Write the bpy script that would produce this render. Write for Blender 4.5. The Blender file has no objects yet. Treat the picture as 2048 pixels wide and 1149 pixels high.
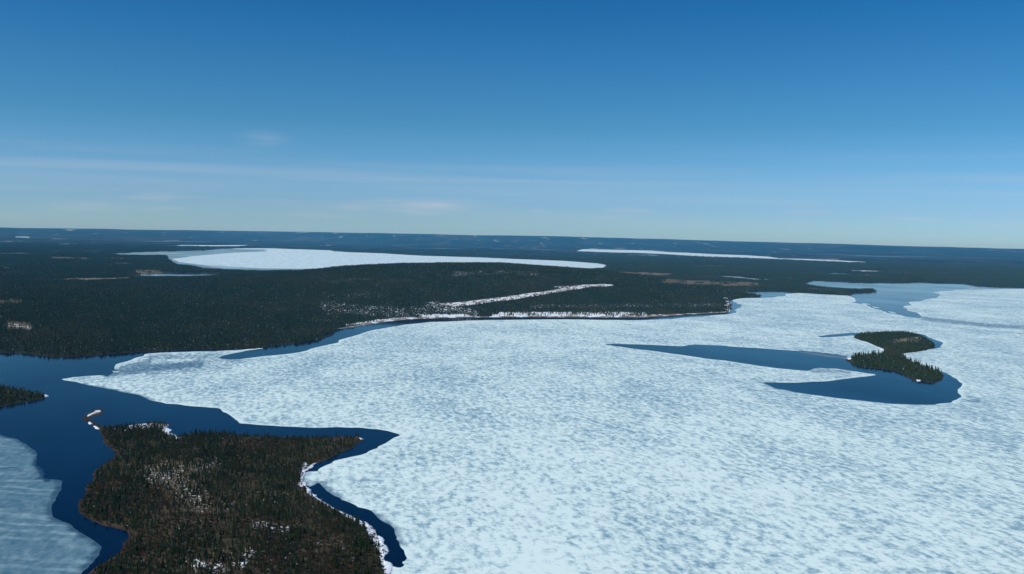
import bpy, math, random
import numpy as np
from mathutils import Matrix, Vector

random.seed(7)
RNG = np.random.default_rng(7)
scene = bpy.context.scene
COL = scene.collection

# ------------------------------------------------------------------ camera
CAM_H = 260.0            # metres above the lake
F = 2010.0               # focal length in pixels of the 2048 px wide photograph
CX, CY = 1024.0, 574.5
up_cam = Vector((0.021, 1.0, 99.0 / F)).normalized()
fwd_cam = Vector((0, 0, -1))
fy = (fwd_cam - up_cam * fwd_cam.dot(up_cam)).normalized()
fx = fy.cross(up_cam).normalized()
ROT = Matrix((fx, fy, up_cam))          # camera -> world
cam_data = bpy.data.cameras.new('camera')
cam_data.sensor_width = 36.0
cam_data.lens = 36.0 * F / 2048.0
cam_data.clip_start = 1.0
cam_data.clip_end = 200000.0
cam = bpy.data.objects.new('camera', cam_data)
cam.matrix_world = Matrix.Translation((0, 0, CAM_H)) @ ROT.to_4x4()
COL.objects.link(cam)
scene.camera = cam

# ------------------------------------------------------------------ light
SUN_AZ, SUN_EL = math.radians(-114.0), math.radians(41.0)    # clockwise from the view direction
world = bpy.data.worlds.new('World')
scene.world = world
world.use_nodes = True
wt = world.node_tree
wt.nodes.clear()
def wn(t, **k):
    n = wt.nodes.new(t)
    for a, b in k.items():
        setattr(n, a, b)
    return n
sky = wn('ShaderNodeTexSky', sky_type='NISHITA', sun_disc=False, sun_elevation=SUN_EL, sun_rotation=SUN_AZ,
         altitude=300.0, air_density=1.0, dust_density=0.6, ozone_density=3.0)
geo = wn('ShaderNodeTexCoord')
sep = wn('ShaderNodeSeparateXYZ')
wt.links.new(geo.outputs['Generated'], sep.inputs[0])
def wmath(op, a, b=None, clamp=False):
    n = wn('ShaderNodeMath', operation=op, use_clamp=clamp)
    for i, v in enumerate((a, b)):
        if v is None:
            continue
        if isinstance(v, (int, float)):
            n.inputs[i].default_value = v
        else:
            wt.links.new(v, n.inputs[i])
    return n.outputs[0]
def wrange(v, a, b, c, d):
    n = wn('ShaderNodeMapRange', interpolation_type='SMOOTHSTEP')
    n.clamp = True
    wt.links.new(v, n.inputs[0])
    for i, q in enumerate((a, b, c, d)):
        n.inputs[i + 1].default_value = q
    return n.outputs[0]
elev = sep.outputs[2]
# thin cirrus: long streaks low over the horizon all the way round
comb = wn('ShaderNodeCombineXYZ')
az = wmath('ARCTAN2', sep.outputs[0], sep.outputs[1])
# streaks tilt slightly against the horizon
wt.links.new(wmath('MULTIPLY', az, 1.7), comb.inputs[0])
wt.links.new(wmath('ADD', wmath('MULTIPLY', elev, 60.0), wmath('MULTIPLY', az, 0.12)), comb.inputs[1])
nz = wn('ShaderNodeTexNoise')
nz.inputs['Scale'].default_value = 1.15
nz.inputs['Detail'].default_value = 6.0
nz.inputs['Roughness'].default_value = 0.5
nz.inputs['Distortion'].default_value = 0.35
wt.links.new(comb.outputs[0], nz.inputs['Vector'])
band = wmath('MULTIPLY', wrange(elev, 0.0, 0.02, 0.15, 1.0), wrange(elev, 0.05, 0.105, 1.0, 0.0))
def gauss(v, c, w):
    d = wmath('DIVIDE', wmath('SUBTRACT', v, c), w)
    return wmath('EXPONENT', wmath('MULTIPLY', wmath('MULTIPLY', d, d), -1.0))
streak = wmath('MULTIPLY', wrange(nz.outputs['Fac'], 0.42, 0.74, 0.0, 0.14), band)
streak = wmath('ADD', streak, wmath('MULTIPLY', gauss(elev, 0.055, 0.012), wrange(nz.outputs['Fac'], 0.30, 0.64, 0.02, 0.13)))
comb2 = wn('ShaderNodeCombineXYZ')
wt.links.new(wmath('MULTIPLY', az, 14.0), comb2.inputs[0])
wt.links.new(wmath('MULTIPLY', elev, 120.0), comb2.inputs[1])
nz2 = wn('ShaderNodeTexNoise')
nz2.inputs['Scale'].default_value = 0.9
nz2.inputs['Detail'].default_value = 5.0
wt.links.new(comb2.outputs[0], nz2.inputs['Vector'])
puffs = wmath('MULTIPLY', wrange(nz2.outputs['Fac'], 0.50, 0.74, 0.0, 0.28),
              wmath('MULTIPLY', wrange(elev, 0.012, 0.022, 0.0, 1.0), wrange(elev, 0.028, 0.042, 1.0, 0.0)))
for a_, e_, wa, we, k_ in ((-0.075, 0.0305, 0.032, 0.0042, 0.55), (-0.40, 0.0215, 0.03, 0.003, 0.35), (-0.16, 0.026, 0.016, 0.0025, 0.3), (-0.245, 0.089, 0.018, 0.006, 0.22)):
    g_ = wmath('MULTIPLY', gauss(az, a_, wa), gauss(elev, e_, we))
    puffs = wmath('ADD', puffs, wmath('MULTIPLY', g_, wrange(nz2.outputs['Fac'], 0.30, 0.6, 0.25 * k_, k_)))
cl = wmath('ADD', streak, puffs, clamp=True)
tint = wn('ShaderNodeMix', data_type='RGBA', blend_type='MULTIPLY')
tint.inputs[0].default_value = 1.0
wt.links.new(sky.outputs[0], tint.inputs[6])
ramp = wn('ShaderNodeValToRGB')
er = ramp.color_ramp
for e_, c_ in ((0.0, (0.76, 1.20, 1.70)), (0.03, (0.57, 0.93, 1.50)), (0.11, (0.283, 0.717, 1.04)), (0.22, (0.105, 0.56, 0.93)), (0.5, (0.08, 0.50, 0.88))):
    if e_ == 0.0:
        el = er.elements[0]
    elif e_ == 0.5:
        el = er.elements[-1]
    else:
        el = er.elements.new(e_ * 2)
    el.position = e_ * 2
    el.color = tuple(v / 1.7 for v in c_) + (1.0,)
wt.links.new(wmath('MULTIPLY', sep.outputs[2], 2.0, True), ramp.inputs[0])
sc_ = wn('ShaderNodeVectorMath', operation='SCALE')
sc_.inputs['Scale'].default_value = 1.7
wt.links.new(ramp.outputs[0], sc_.inputs[0])
wt.links.new(sc_.outputs[0], tint.inputs[7])
mixc = wn('ShaderNodeMix', data_type='RGBA')
wt.links.new(cl, mixc.inputs[0])
wt.links.new(tint.outputs[2], mixc.inputs[6])
mixc.inputs[7].default_value = (6.4, 6.8, 7.5, 1.0)
bg = wn('ShaderNodeBackground')
bg.inputs['Strength'].default_value = 0.085
wt.links.new(mixc.outputs[2], bg.inputs['Color'])
wo = wn('ShaderNodeOutputWorld')
wt.links.new(bg.outputs[0], wo.inputs['Surface'])

sun_data = bpy.data.lights.new('sun', 'SUN')
sun_data.energy = 3.8
sun_data.angle = math.radians(0.53)
sun_data.color = (1.0, 0.965, 0.91)
sun = bpy.data.objects.new('sun', sun_data)
s_dir = Vector((math.cos(SUN_EL) * math.sin(SUN_AZ), math.cos(SUN_EL) * math.cos(SUN_AZ), math.sin(SUN_EL)))
sun.rotation_euler = s_dir.to_track_quat('Z', 'Y').to_euler()
sun.location = s_dir * 3000
COL.objects.link(sun)

vs = scene.view_settings
vs.view_transform = 'Standard'
vs.look = 'None'
vs.exposure = 0.0
vs.gamma = 1.0
vs.use_curve_mapping = False
scene.cycles.volume_bounces = 1
scene.cycles.max_bounces = 6

# ------------------------------------------------------------------ helpers
R3 = np.array(ROT)
def ray(px, py):
    c = np.stack([np.asarray(px, float) - CX, CY - np.asarray(py, float), np.full(np.shape(px), -F)], -1)
    return c @ R3.T
def at(pts, z=0.0):
    """pixels of the photograph -> points on the level z (x, y)"""
    p = np.array(pts, float)
    d = ray(p[:, 0], p[:, 1])
    t = (z - CAM_H) / d[:, 2]
    return d[:, :2] * t[:, None]
def project(P):
    q = np.asarray(P, float) - np.array([0, 0, CAM_H])
    c = q @ R3
    return np.stack([CX + F * c[:, 0] / -c[:, 2], CY - F * c[:, 1] / -c[:, 2]], -1)
def az_px(x, y):
    return CX + F * x / np.maximum(y, 1.0)

def roughen(poly, amp=0.05, min_len=6.0, levels=4, seed=1, closed=True):
    """break a traced outline up into an uneven natural shoreline"""
    rng = np.random.default_rng(seed)
    P = np.array(poly, float)
    for _ in range(levels):
        N = np.roll(P, -1, 0)
        d = N - P
        L = np.hypot(d[:, 0], d[:, 1])
        off = rng.normal(0, amp, len(P)) * np.minimum(L, 400)
        mid = (P + N) / 2 + np.stack([-d[:, 1], d[:, 0]], -1) / np.maximum(L, 1e-6)[:, None] * off[:, None]
        keep = L > min_len
        if not closed:
            keep[-1] = False
        out = []
        for i in range(len(P)):
            out.append(P[i])
            if keep[i]:
                out.append(mid[i])
        P = np.array(out)
    return P

def sdf(poly, Q, limit=None):
    """signed distance, positive inside"""
    Q = np.asarray(Q, float)
    out = np.full(len(Q), -1e6 if limit is None else -limit)
    A = np.asarray(poly, float)
    if limit is not None:
        lo, hi = A.min(0) - limit, A.max(0) + limit
        sel = np.where((Q[:, 0] > lo[0]) & (Q[:, 0] < hi[0]) & (Q[:, 1] > lo[1]) & (Q[:, 1] < hi[1]))[0]
    else:
        sel = np.arange(len(Q))
    B = np.roll(A, -1, 0)
    for k in range(0, len(sel), 60000):
        s = sel[k:k + 60000]
        x, y = Q[s, 0], Q[s, 1]
        best = np.full(len(s), 1e18)
        ins = np.zeros(len(s), bool)
        for (ax, ay), (bx, by) in zip(A, B):
            dx, dy = bx - ax, by - ay
            l2 = dx * dx + dy * dy + 1e-12
            t = np.clip(((x - ax) * dx + (y - ay) * dy) / l2, 0, 1)
            ex, ey = x - ax - t * dx, y - ay - t * dy
            np.minimum(best, ex * ex + ey * ey, out=best)
            if ay != by:
                c = (y < ay) != (y < by)
                ins ^= c & (x < ax + (y - ay) * dx / dy)
        d = np.sqrt(best)
        v = np.where(ins, d, -d)
        if limit is not None:
            v = np.clip(v, -limit, None)
        out[s] = v
    return out
def px_dist(line, P):
    """distance in pixels to a traced line (only used to say where thin ice, bogs or openings lie)"""
    A = np.array(line, float)
    best = np.full(len(P), 1e9)
    for (ax, ay), (bx, by) in zip(A[:-1], A[1:]):
        dx, dy = bx - ax, by - ay
        t = np.clip(((P[:, 0] - ax) * dx + (P[:, 1] - ay) * dy) / (dx * dx + dy * dy + 1e-9), 0, 1)
        best = np.minimum(best, np.hypot(P[:, 0] - ax - t * dx, P[:, 1] - ay - t * dy))
    return best

_LAT = np.random.default_rng(3).random((256, 256))
def vnoise(x, y):
    xi, yi = np.floor(x).astype(int), np.floor(y).astype(int)
    u, v = x - xi, y - yi
    u, v = u * u * (3 - 2 * u), v * v * (3 - 2 * v)
    a, b = _LAT[xi & 255, yi & 255], _LAT[(xi + 1) & 255, yi & 255]
    c, d = _LAT[xi & 255, (yi + 1) & 255], _LAT[(xi + 1) & 255, (yi + 1) & 255]
    return (a * (1 - u) + b * u) * (1 - v) + (c * (1 - u) + d * u) * v
def fbm(x, y, n=4):
    s, a, t = 0, 0.5, 0
    for i in range(n):
        s = s + a * vnoise(x * 2 ** i + 17.3 * i, y * 2 ** i + 5.1 * i)
        t += a
        a *= 0.5
    return s / t
def sstep(a, b, x):
    t = np.clip((x - a) / (b - a), 0, 1)
    return t * t * (3 - 2 * t)

def mesh_np(name, V, faces, mats, smooth=False, attrs=None):
    """faces: (n,3) or (n,4) array"""
    me = bpy.data.meshes.new(name)
    V = np.asarray(V, np.float32)
    faces = np.asarray(faces, np.int32)
    n, k = faces.shape
    me.vertices.add(len(V))
    me.vertices.foreach_set('co', V.ravel())
    me.loops.add(n * k)
    me.loops.foreach_set('vertex_index', faces.ravel())
    me.polygons.add(n)
    me.polygons.foreach_set('loop_start', np.arange(0, n * k, k, dtype=np.int32))
    me.polygons.foreach_set('loop_total', np.full(n, k, np.int32))
    me.polygons.foreach_set('use_smooth', np.full(n, smooth))
    for an, av in (attrs or {}).items():
        at_ = me.attributes.new(an, 'FLOAT', 'POINT')
        at_.data.foreach_set('value', np.asarray(av, np.float32))
    me.update(calc_edges=True)
    me.validate()
    for m in mats if isinstance(mats, (list, tuple)) else [mats]:
        me.materials.append(m)
    return me
def link(name, me, parent=None, **props):
    o = bpy.data.objects.new(name, me)
    COL.objects.link(o)
    o.parent = parent
    for k, v in props.items():
        o[k] = v
    return o

# ------------------------------------------------------------------ materials
class Mat:
    def __init__(self, name, rough=0.8):
        self.m = bpy.data.materials.new(name)
        self.m.use_nodes = True
        self.t = self.m.node_tree
        self.b = self.t.nodes['Principled BSDF']
        self.b.inputs['Roughness'].default_value = rough
        self.b.inputs['Specular IOR Level'].default_value = 0.2
    def n(self, t, **k):
        n = self.t.nodes.new(t)
        for a, b in k.items():
            setattr(n, a, b)
        return n
    def l(self, a, b):
        self.t.links.new(a, b)
    def set(self, sock, v):
        if isinstance(v, (int, float)):
            sock.default_value = v
        elif isinstance(v, tuple):
            sock.default_value = v if len(v) == 4 else v + (1.0,)
        else:
            self.l(v, sock)
    def attr(self, name):
        return self.n('ShaderNodeAttribute', attribute_name=name).outputs['Fac']
    def pos(self, scale=(1, 1, 1), rotz=0.0, loc=(0, 0, 0)):
        g = self.n('ShaderNodeNewGeometry')
        mp = self.n('ShaderNodeMapping', vector_type='TEXTURE')
        mp.inputs['Rotation'].default_value = (0, 0, rotz)
        mp.inputs['Scale'].default_value = scale
        mp.inputs['Location'].default_value = loc
        self.l(g.outputs['Position'], mp.inputs['Vector'])
        return mp.outputs[0]
    def noise(self, vec, scale=1.0, detail=4.0, rough=0.55, dist=0.0):
        n = self.n('ShaderNodeTexNoise')
        n.inputs['Scale'].default_value = scale
        n.inputs['Detail'].default_value = detail
        n.inputs['Roughness'].default_value = rough
        n.inputs['Distortion'].default_value = dist
        self.l(vec, n.inputs['Vector'])
        return n.outputs['Fac']
    def rng(self, v, a, b, c=0.0, d=1.0):
        n = self.n('ShaderNodeMapRange', interpolation_type='SMOOTHSTEP')
        self.set(n.inputs[0], v)
        for i, q in enumerate((a, b, c, d)):
            self.set(n.inputs[i + 1], q)
        return n.outputs[0]
    def math(self, op, a, b=0.0, clamp=False):
        n = self.n('ShaderNodeMath', operation=op, use_clamp=clamp)
        self.set(n.inputs[0], a)
        self.set(n.inputs[1], b)
        return n.outputs[0]
    def mix(self, f, a, b, mode='MIX'):
        n = self.n('ShaderNodeMix', data_type='RGBA', blend_type=mode)
        self.set(n.inputs[0], f)
        self.set(n.inputs[6], a)
        self.set(n.inputs[7], b)
        return n.outputs[2]
    def color(self, v):
        self.set(self.b.inputs['Base Color'], v)
    def bump(self, h, strength=0.3, dist=1.0):
        n = self.n('ShaderNodeBump')
        n.inputs['Strength'].default_value = strength
        n.inputs['Distance'].default_value = dist
        self.l(h, n.inputs['Height'])
        self.l(n.outputs[0], self.b.inputs['Normal'])

# water
m = Mat('lake_water', 0.09)
m.b.inputs['IOR'].default_value = 1.33
m.b.inputs['Specular IOR Level'].default_value = 0.32
nw = m.noise(m.pos((160, 160, 1)), 1.0, 4, 0.6)
m.color(m.mix(nw, (0.0003, 0.004, 0.020), (0.0005, 0.006, 0.028)))
m.bump(m.noise(m.pos((9, 5, 1), 0.3), 1.0, 3, 0.6), 0.02, 0.4)
fr = m.n('ShaderNodeFresnel')
fr.inputs['IOR'].default_value = 1.33
bump_out = m.b.inputs['Normal'].links[0].from_socket
gl = m.n('ShaderNodeBsdfGlossy')
gl.inputs['Roughness'].default_value = 0.07
gl.inputs['Color'].default_value = (1, 1, 1, 1)
m.l(bump_out, gl.inputs['Normal'])
df = m.n('ShaderNodeBsdfDiffuse')
m.l(m.b.inputs['Base Color'].links[0].from_socket, df.inputs['Color'])
mx = m.n('ShaderNodeMixShader')
wind = m.noise(m.pos((420, 900, 1), 0.3), 1.0, 4, 0.6)
m.l(m.math('MULTIPLY', m.math('POWER', fr.outputs[0], 1.3), m.rng(wind, 0.3, 0.7, 0.72, 1.0)), mx.inputs[0])
m.l(df.outputs[0], mx.inputs[1])
m.l(gl.outputs[0], mx.inputs[2])
m.l(mx.outputs[0], m.t.nodes['Material Output'].inputs['Surface'])
M_WATER = m.m

STREAK = math.radians(10.0)
def ice_material(name, snow, grey, wet, lo=0.36, hi=0.60, ridged=False):
    m = Mat(name, 0.55)
    p = m.pos((7.6, 17.0, 1), STREAK)
    blot = m.noise(p, 1.0, 5, 0.58, 0.3)
    fine = m.noise(m.pos((5.2, 5.6, 1), STREAK), 1.0, 4, 0.65)
    big = m.noise(m.pos((120, 240, 1), STREAK), 1.0, 3, 0.5)
    huge = m.noise(m.pos((900, 900, 1), 0.4), 1.0, 2, 0.5)
    v = m.math('ADD', m.math('MULTIPLY', blot, 0.62), m.math('MULTIPLY', fine, 0.38))
    mid = m.noise(m.pos((22.0, 60.0, 1), STREAK, (5, 3, 0)), 1.0, 3, 0.55, 0.3)
    v = m.math('ADD', v, m.math('MULTIPLY', m.math('SUBTRACT', mid, 0.5), 0.20))
    v = m.math('ADD', v, m.math('MULTIPLY', m.math('SUBTRACT', big, 0.5), 0.22))
    v = m.math('ADD', v, m.math('MULTIPLY', m.math('SUBTRACT', huge, 0.5), 0.10))
    if not ridged:
        # older, wetter ice lies further out
        gy = m.n('ShaderNodeSeparateXYZ')
        m.l(m.n('ShaderNodeNewGeometry').outputs['Position'], gy.inputs[0])
        v = m.math('ADD', v, m.rng(gy.outputs[1], 800, 1900, 0.03, 0.0))
    if ridged:
        wv = m.n('ShaderNodeTexWave', wave_type='BANDS', bands_direction='Y', wave_profile='SIN')
        wv.inputs['Scale'].default_value = 0.314
        wv.inputs['Distortion'].default_value = 13.0
        wv.inputs['Detail'].default_value = 3.0
        wv.inputs['Detail Scale'].default_value = 0.75
        wv.inputs['Detail Roughness'].default_value = 0.6
        m.l(m.pos((42, 26, 1), math.radians(-10)), wv.inputs['Vector'])
        rid = m.rng(wv.outputs['Fac'], 0.45, 1.0, 0.0, 1.0)
        gate = m.rng(m.noise(m.pos((60, 60, 1), 0, (14, 2, 0)), 1.0, 3), 0.38, 0.66, 0.08, 1.0)
        v = m.math('ADD', m.math('MULTIPLY', v, 0.74), m.math('MULTIPLY', m.math('MULTIPLY', rid, gate), 0.15))
    v = m.rng(v, lo, hi)
    col = m.mix(v, grey, snow)
    thin = m.attr('thin')
    strk = m.noise(m.pos((55, 15, 1), -0.05), 1.0, 4, 0.6, 0.4)
    tn = m.math('MULTIPLY', m.math('MULTIPLY', thin, 1.3, True), m.rng(m.math('SUBTRACT', m.math('MULTIPLY', thin, 1.12), m.math('ADD', m.math('MULTIPLY', blot, 0.55), m.math('ADD', m.math('MULTIPLY', strk, 0.25), m.math('MULTIPLY', mid, 0.2)))), -0.14, 0.24))
    col = m.mix(m.math('MULTIPLY', tn, 1.0, True), col, wet)
    rim = m.attr('rim')
    col = m.mix(m.math('MULTIPLY', rim, m.rng(fine, 0.3, 0.55, 0.3, 1.0)), col, snow)
    m.color(col)
    m.bump(v, 0.25, 0.3)
    return m.m
M_ICE = ice_material('snow_covered_ice', (0.79, 0.955, 0.905), (0.22, 0.385, 0.465), (0.035, 0.13, 0.22), 0.355, 0.61)
M_ICE_GREY = ice_material('wet_grey_ice', (0.38, 0.54, 0.58), (0.055, 0.15, 0.21), (0.010, 0.05, 0.10), 0.20, 0.86, True)
m = Mat('far_lake_ice', 0.6)
v = m.noise(m.pos((60, 160, 1), STREAK), 1.0, 4, 0.55)
c = m.mix(m.rng(v, 0.3, 0.65), (0.52, 0.68, 0.72), (0.66, 0.83, 0.85))
c = m.mix(m.attr('thin'), c, (0.10, 0.20, 0.30))
m.color(c)
M_ICE_FAR = m.m

# ground of all the land: what grows on it is stored per point (snow, bog, sand)
def land_material(name, floor_a, floor_b, snow_amount, snow_size, far=False):
    m = Mat(name, 0.95)
    m.b.inputs['Specular IOR Level'].default_value = 0.05
    n1 = m.noise(m.pos((14, 14, 14)), 1.0, 5, 0.6)
    n2 = m.noise(m.pos((120, 200, 120)), 1.0, 4, 0.6)
    col = m.mix(m.rng(n1, 0.3, 0.7), floor_a, floor_b)
    col = m.mix(m.rng(n2, 0.55, 0.75, 0.0, 0.55), col, (0.055, 0.026, 0.018))
    bog = m.attr('bog')
    nb = m.noise(m.pos((30, 60, 30)), 1.0, 4, 0.6)
    col = m.mix(m.math('MULTIPLY', bog, m.rng(nb, 0.25, 0.6, 0.45, 1.0)), col, m.mix(n1, (0.13, 0.10, 0.06), (0.22, 0.18, 0.12)))
    if far:
        # muskeg openings and small frozen ponds far out
        nf = m.noise(m.pos((1500, 3600, 1000)), 1.0, 5, 0.62)
        fa = m.attr('far')
        col = m.mix(fa, col, m.mix(n2, (0.006, 0.012, 0.007), (0.012, 0.018, 0.010)))  # distant canopy: its self-shadow is put into this darker ground colour
        col = m.mix(m.math('MULTIPLY', fa, m.rng(nf, 0.50, 0.70, 0.0, 0.6)), col, (0.085, 0.058, 0.040))
        nf3 = m.noise(m.pos((330, 4200, 1000), 0.0, (3, 8, 0)), 1.0, 4, 0.6)
        col = m.mix(m.math('MULTIPLY', fa, m.rng(nf3, 0.50, 0.68, 0.0, 0.45)), col, (0.10, 0.080, 0.060))
        nf2 = m.noise(m.pos((420, 2600, 1000), 0.1), 1.0, 4, 0.6)
        col = m.mix(m.math('MULTIPLY', fa, m.rng(nf2, 0.635, 0.70, 0.0, 0.7)), col, (0.5, 0.55, 0.58))
    sand = m.attr('sand')
    col = m.mix(sand, col, m.mix(n1, (0.026, 0.017, 0.013), (0.055, 0.037, 0.028)))
    sn = m.attr('snow')
    ns = m.noise(m.pos((snow_size, snow_size * 1.3, snow_size)), 1.0, 5, 0.65, 0.6)
    thr = m.math('SUBTRACT', 0.82 - snow_amount, m.math('MULTIPLY', sn, 0.415))
    col = m.mix(m.rng(m.math('SUBTRACT', ns, thr), 0.0, 0.05), col, (0.80, 0.86, 0.89))
    m.color(col)
    m.bump(m.math('ADD', n1, n2), 0.6, 1.5)
    return m.m
M_LAND_NEAR = land_material('peninsula_ground', (0.026, 0.025, 0.011), (0.060, 0.048, 0.026), 0.140, 2.6)
M_LAND = land_material('mainland_ground', (0.016, 0.025, 0.012), (0.030, 0.034, 0.019), 0.02, 9.0, True)
m = Mat('beach_sand', 0.95)
c = m.mix(m.noise(m.pos((25, 25, 5)), 1.0, 5), (0.16, 0.125, 0.095), (0.29, 0.245, 0.20))
c = m.mix(m.rng(m.noise(m.pos((34, 40, 5), 0, (9, 9, 0)), 1.0, 4, 0.6), 0.52, 0.58), c, (0.8, 0.86, 0.89))
m.color(c)
M_SAND = m.m
m = Mat('old_snow', 0.6)
v = m.noise(m.pos((5, 5, 2)), 1.0, 5, 0.6)
m.color(m.mix(m.rng(v, 0.3, 0.6), (0.70, 0.78, 0.84), (0.84, 0.90, 0.93)))
m.bump(v, 0.4, 0.5)
M_SNOW = m.m
m = Mat('strip_snow', 0.8)
v = m.noise(m.pos((16, 26, 4)), 1.0, 5, 0.65, 0.6)
m.color(m.mix(m.rng(v, 0.44, 0.54), m.mix(m.noise(m.pos((40, 40, 4)), 1.0, 3), (0.10, 0.085, 0.05), (0.24, 0.19, 0.14)), (0.78, 0.84, 0.87)))
M_STRIP = m.m

def foliage(name, a, b, tip, patch, snag=0.0):
    m = Mat(name, 0.9)
    m.b.inputs['Specular IOR Level'].default_value = 0.08
    oi = m.n('ShaderNodeObjectInfo')
    g = m.n('ShaderNodeNewGeometry')
    r = m.math('FRACT', m.math('ADD', oi.outputs['Random'], g.outputs['Random Per Island']))
    c = m.mix(r, a, b)
    r2 = m.math('FRACT', m.math('MULTIPLY', r, 13.7))
    c = m.mix(m.rng(r2, 0.80, 0.98, 0.0, 0.8), c, tip)
    pn = m.noise(m.pos((90, 130, 90)), 1.0, 4, 0.6)
    c = m.mix(m.rng(pn, 0.42, 0.68, 0.0, 0.65), c, patch)
    pn2 = m.noise(m.pos((380, 700, 300), 0.2, (7, 3, 0)), 1.0, 4, 0.6)
    c = m.mix(m.rng(pn2, 0.48, 0.70, 0.0, 0.7), c, tip)
    r3 = m.math('FRACT', m.math('MULTIPLY', r, 71.3))
    c = m.mix(m.rng(r3, 1.0 - snag, 1.0 - snag + 0.01), c, (0.24, 0.235, 0.21))
    m.color(c)
    return m.m
M_SPRUCE = foliage('spruce_needles', (0.009, 0.024, 0.007), (0.022, 0.038, 0.011), (0.050, 0.042, 0.019), (0.033, 0.036, 0.011), 0.014)
M_SPRUCE_FAR = foliage('mainland_spruce_needles', (0.012, 0.033, 0.014), (0.029, 0.051, 0.021), (0.056, 0.055, 0.024), (0.043, 0.051, 0.017), 0.022)
M_SHRUB = foliage('bare_shrub_twigs', (0.048, 0.032, 0.017), (0.075, 0.034, 0.020), (0.10, 0.080, 0.050), (0.070, 0.030, 0.018), 0.02)
m = Mat('bark', 0.9)
m.color(m.mix(m.noise(m.pos((0.3, 0.3, 1.2)), 1.0, 3), (0.05, 0.038, 0.03), (0.11, 0.09, 0.075)))
M_BARK = m.m

# ------------------------------------------------------------------ outlines (traced shores)
SHORE = [(-900, 690), (-500, 698), (-250, 703), (-100, 703), (0, 706), (50, 707), (100, 714), (140, 714), (190, 711), (260, 706), (300, 703), (400, 699),
         (480, 697), (540, 693.5), (600, 687), (629, 682), (650, 675), (664, 668), (673, 661), (676, 658.5), (701, 655.5), (737, 649.5), (776, 643.2),
         (815, 639.2), (873, 636.6), (932, 635.3), (1000, 634.6), (1098, 634.4), (1195, 634.8), (1286, 635.2), (1350, 631), (1400, 628), (1459, 624.5),
         (1462, 620), (1461.5, 613), (1458, 605), (1460, 600), (1472, 597.5), (1488, 595.7), (1505, 595.5), (1523, 595), (1522, 591.5), (1512, 590), (1490, 587),
         (1470, 584), (1447, 581.6), (1447, 580), (1470, 580.6), (1498, 582), (1537, 582), (1570, 582), (1582, 584), (1586, 586.3), (1607, 587),
         (1650, 589.5), (1699, 592), (1704, 590.5), (1702, 588), (1712, 585.9), (1732, 585.7), (1750, 585), (1754, 582.5), (1750, 580), (1735, 579.5),
         (1715, 580.5), (1693, 579.5), (1654, 576), (1625, 571.8), (1609, 568.4), (1609, 566.7), (1623, 563.8), (1626, 560.4), (1664, 562), (1700, 564.4),
         (1722, 565), (1802, 565.5), (1836, 564.6), (1870, 565.5), (1921, 567), (1946, 571.2), (1989, 573.6), (2048, 574.8), (2200, 580), (2500, 590), (3000, 605)]
_w = at(SHORE)
LAKE = np.vstack([roughen(_w, 0.035, 25, 3, 5, False), [[9000, 2500], [9000, -3000], [-9000, -3000], [-9000, 1500]]])
LAKE_A = roughen(at([(221, 507), (254, 505.4), (293, 503.5), (371, 501.5), (417, 501), (437, 498), (466, 497), (534, 497), (593, 499), (661, 501), (667, 503),
                     (700, 505), (762, 507), (844, 512), (948, 515), (1052, 519.4), (1122, 522), (1192, 527), (1213, 530.5), (1209, 537), (1150, 539),
                     (1000, 537), (850, 538), (700, 541), (600, 543), (515, 543), (476, 542), (417, 539), (378, 532.5), (345, 526.6), (343, 521),
                     (337, 518), (337, 512), (318, 511.4), (300, 512), (240, 511), (222, 508)]), 0.03, 60, 3, 6)
LAKE_B = roughen(at([(1154.6, 502), (1163, 499), (1218, 499), (1226, 500), (1257, 499.5), (1296, 501), (1343, 505), (1374, 506), (1433, 509), (1491, 511),
                     (1540, 514), (1556, 517), (1614, 518.5), (1690, 522), (1746, 525), (1700, 525.5), (1600, 521), (1540, 518.5), (1472, 516), (1394, 513),
                     (1335, 509), (1277, 506.4), (1241, 505.8), (1198, 504.4), (1155, 502.8)]), 0.03, 60, 3, 7)
POND_C = roughen(at([(262, 553), (283, 549.4), (325, 547.3), (362, 546.8), (398, 547), (425, 548), (452, 549.2), (425, 552.5), (384, 555), (340, 555.4),
                     (300, 555.2), (268, 555)]), 0.03, 50, 3, 8)
POND_D = roughen(at([(1443, 552.3), (1478, 554), (1498, 557), (1521, 559), (1542, 559), (1543, 561.2), (1509, 561.2), (1478, 558.5), (1443, 554.5)]), 0.03, 50, 2, 9)
POND_E = roughen(at([(1619, 544.4), (1664, 545.5), (1720, 547.5), (1715, 549.2), (1673, 550.4), (1655, 548.0)]), 0.03, 50, 2, 10)
POND_F = roughen(at([(1703, 541), (1740, 541.8), (1775, 543.5), (1740, 544.6), (1705, 542.8)]), 0.03, 50, 2, 11)
POND_G = roughen(at([(333, 492), (364, 490.6), (430, 491), (497, 490.6), (480, 492.4), (427, 493.2), (360, 492.6)]), 0.03, 90, 2, 12)
POND_H = roughen(at([(20, 474.4), (45, 474.2), (66, 475.0), (71, 476.6), (45, 475.7), (24, 475.5)]), 0.02, 90, 2, 13)
FAR_LAKES = [LAKE_A, LAKE_B, POND_C, POND_D, POND_E, POND_F, POND_G, POND_H]

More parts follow.
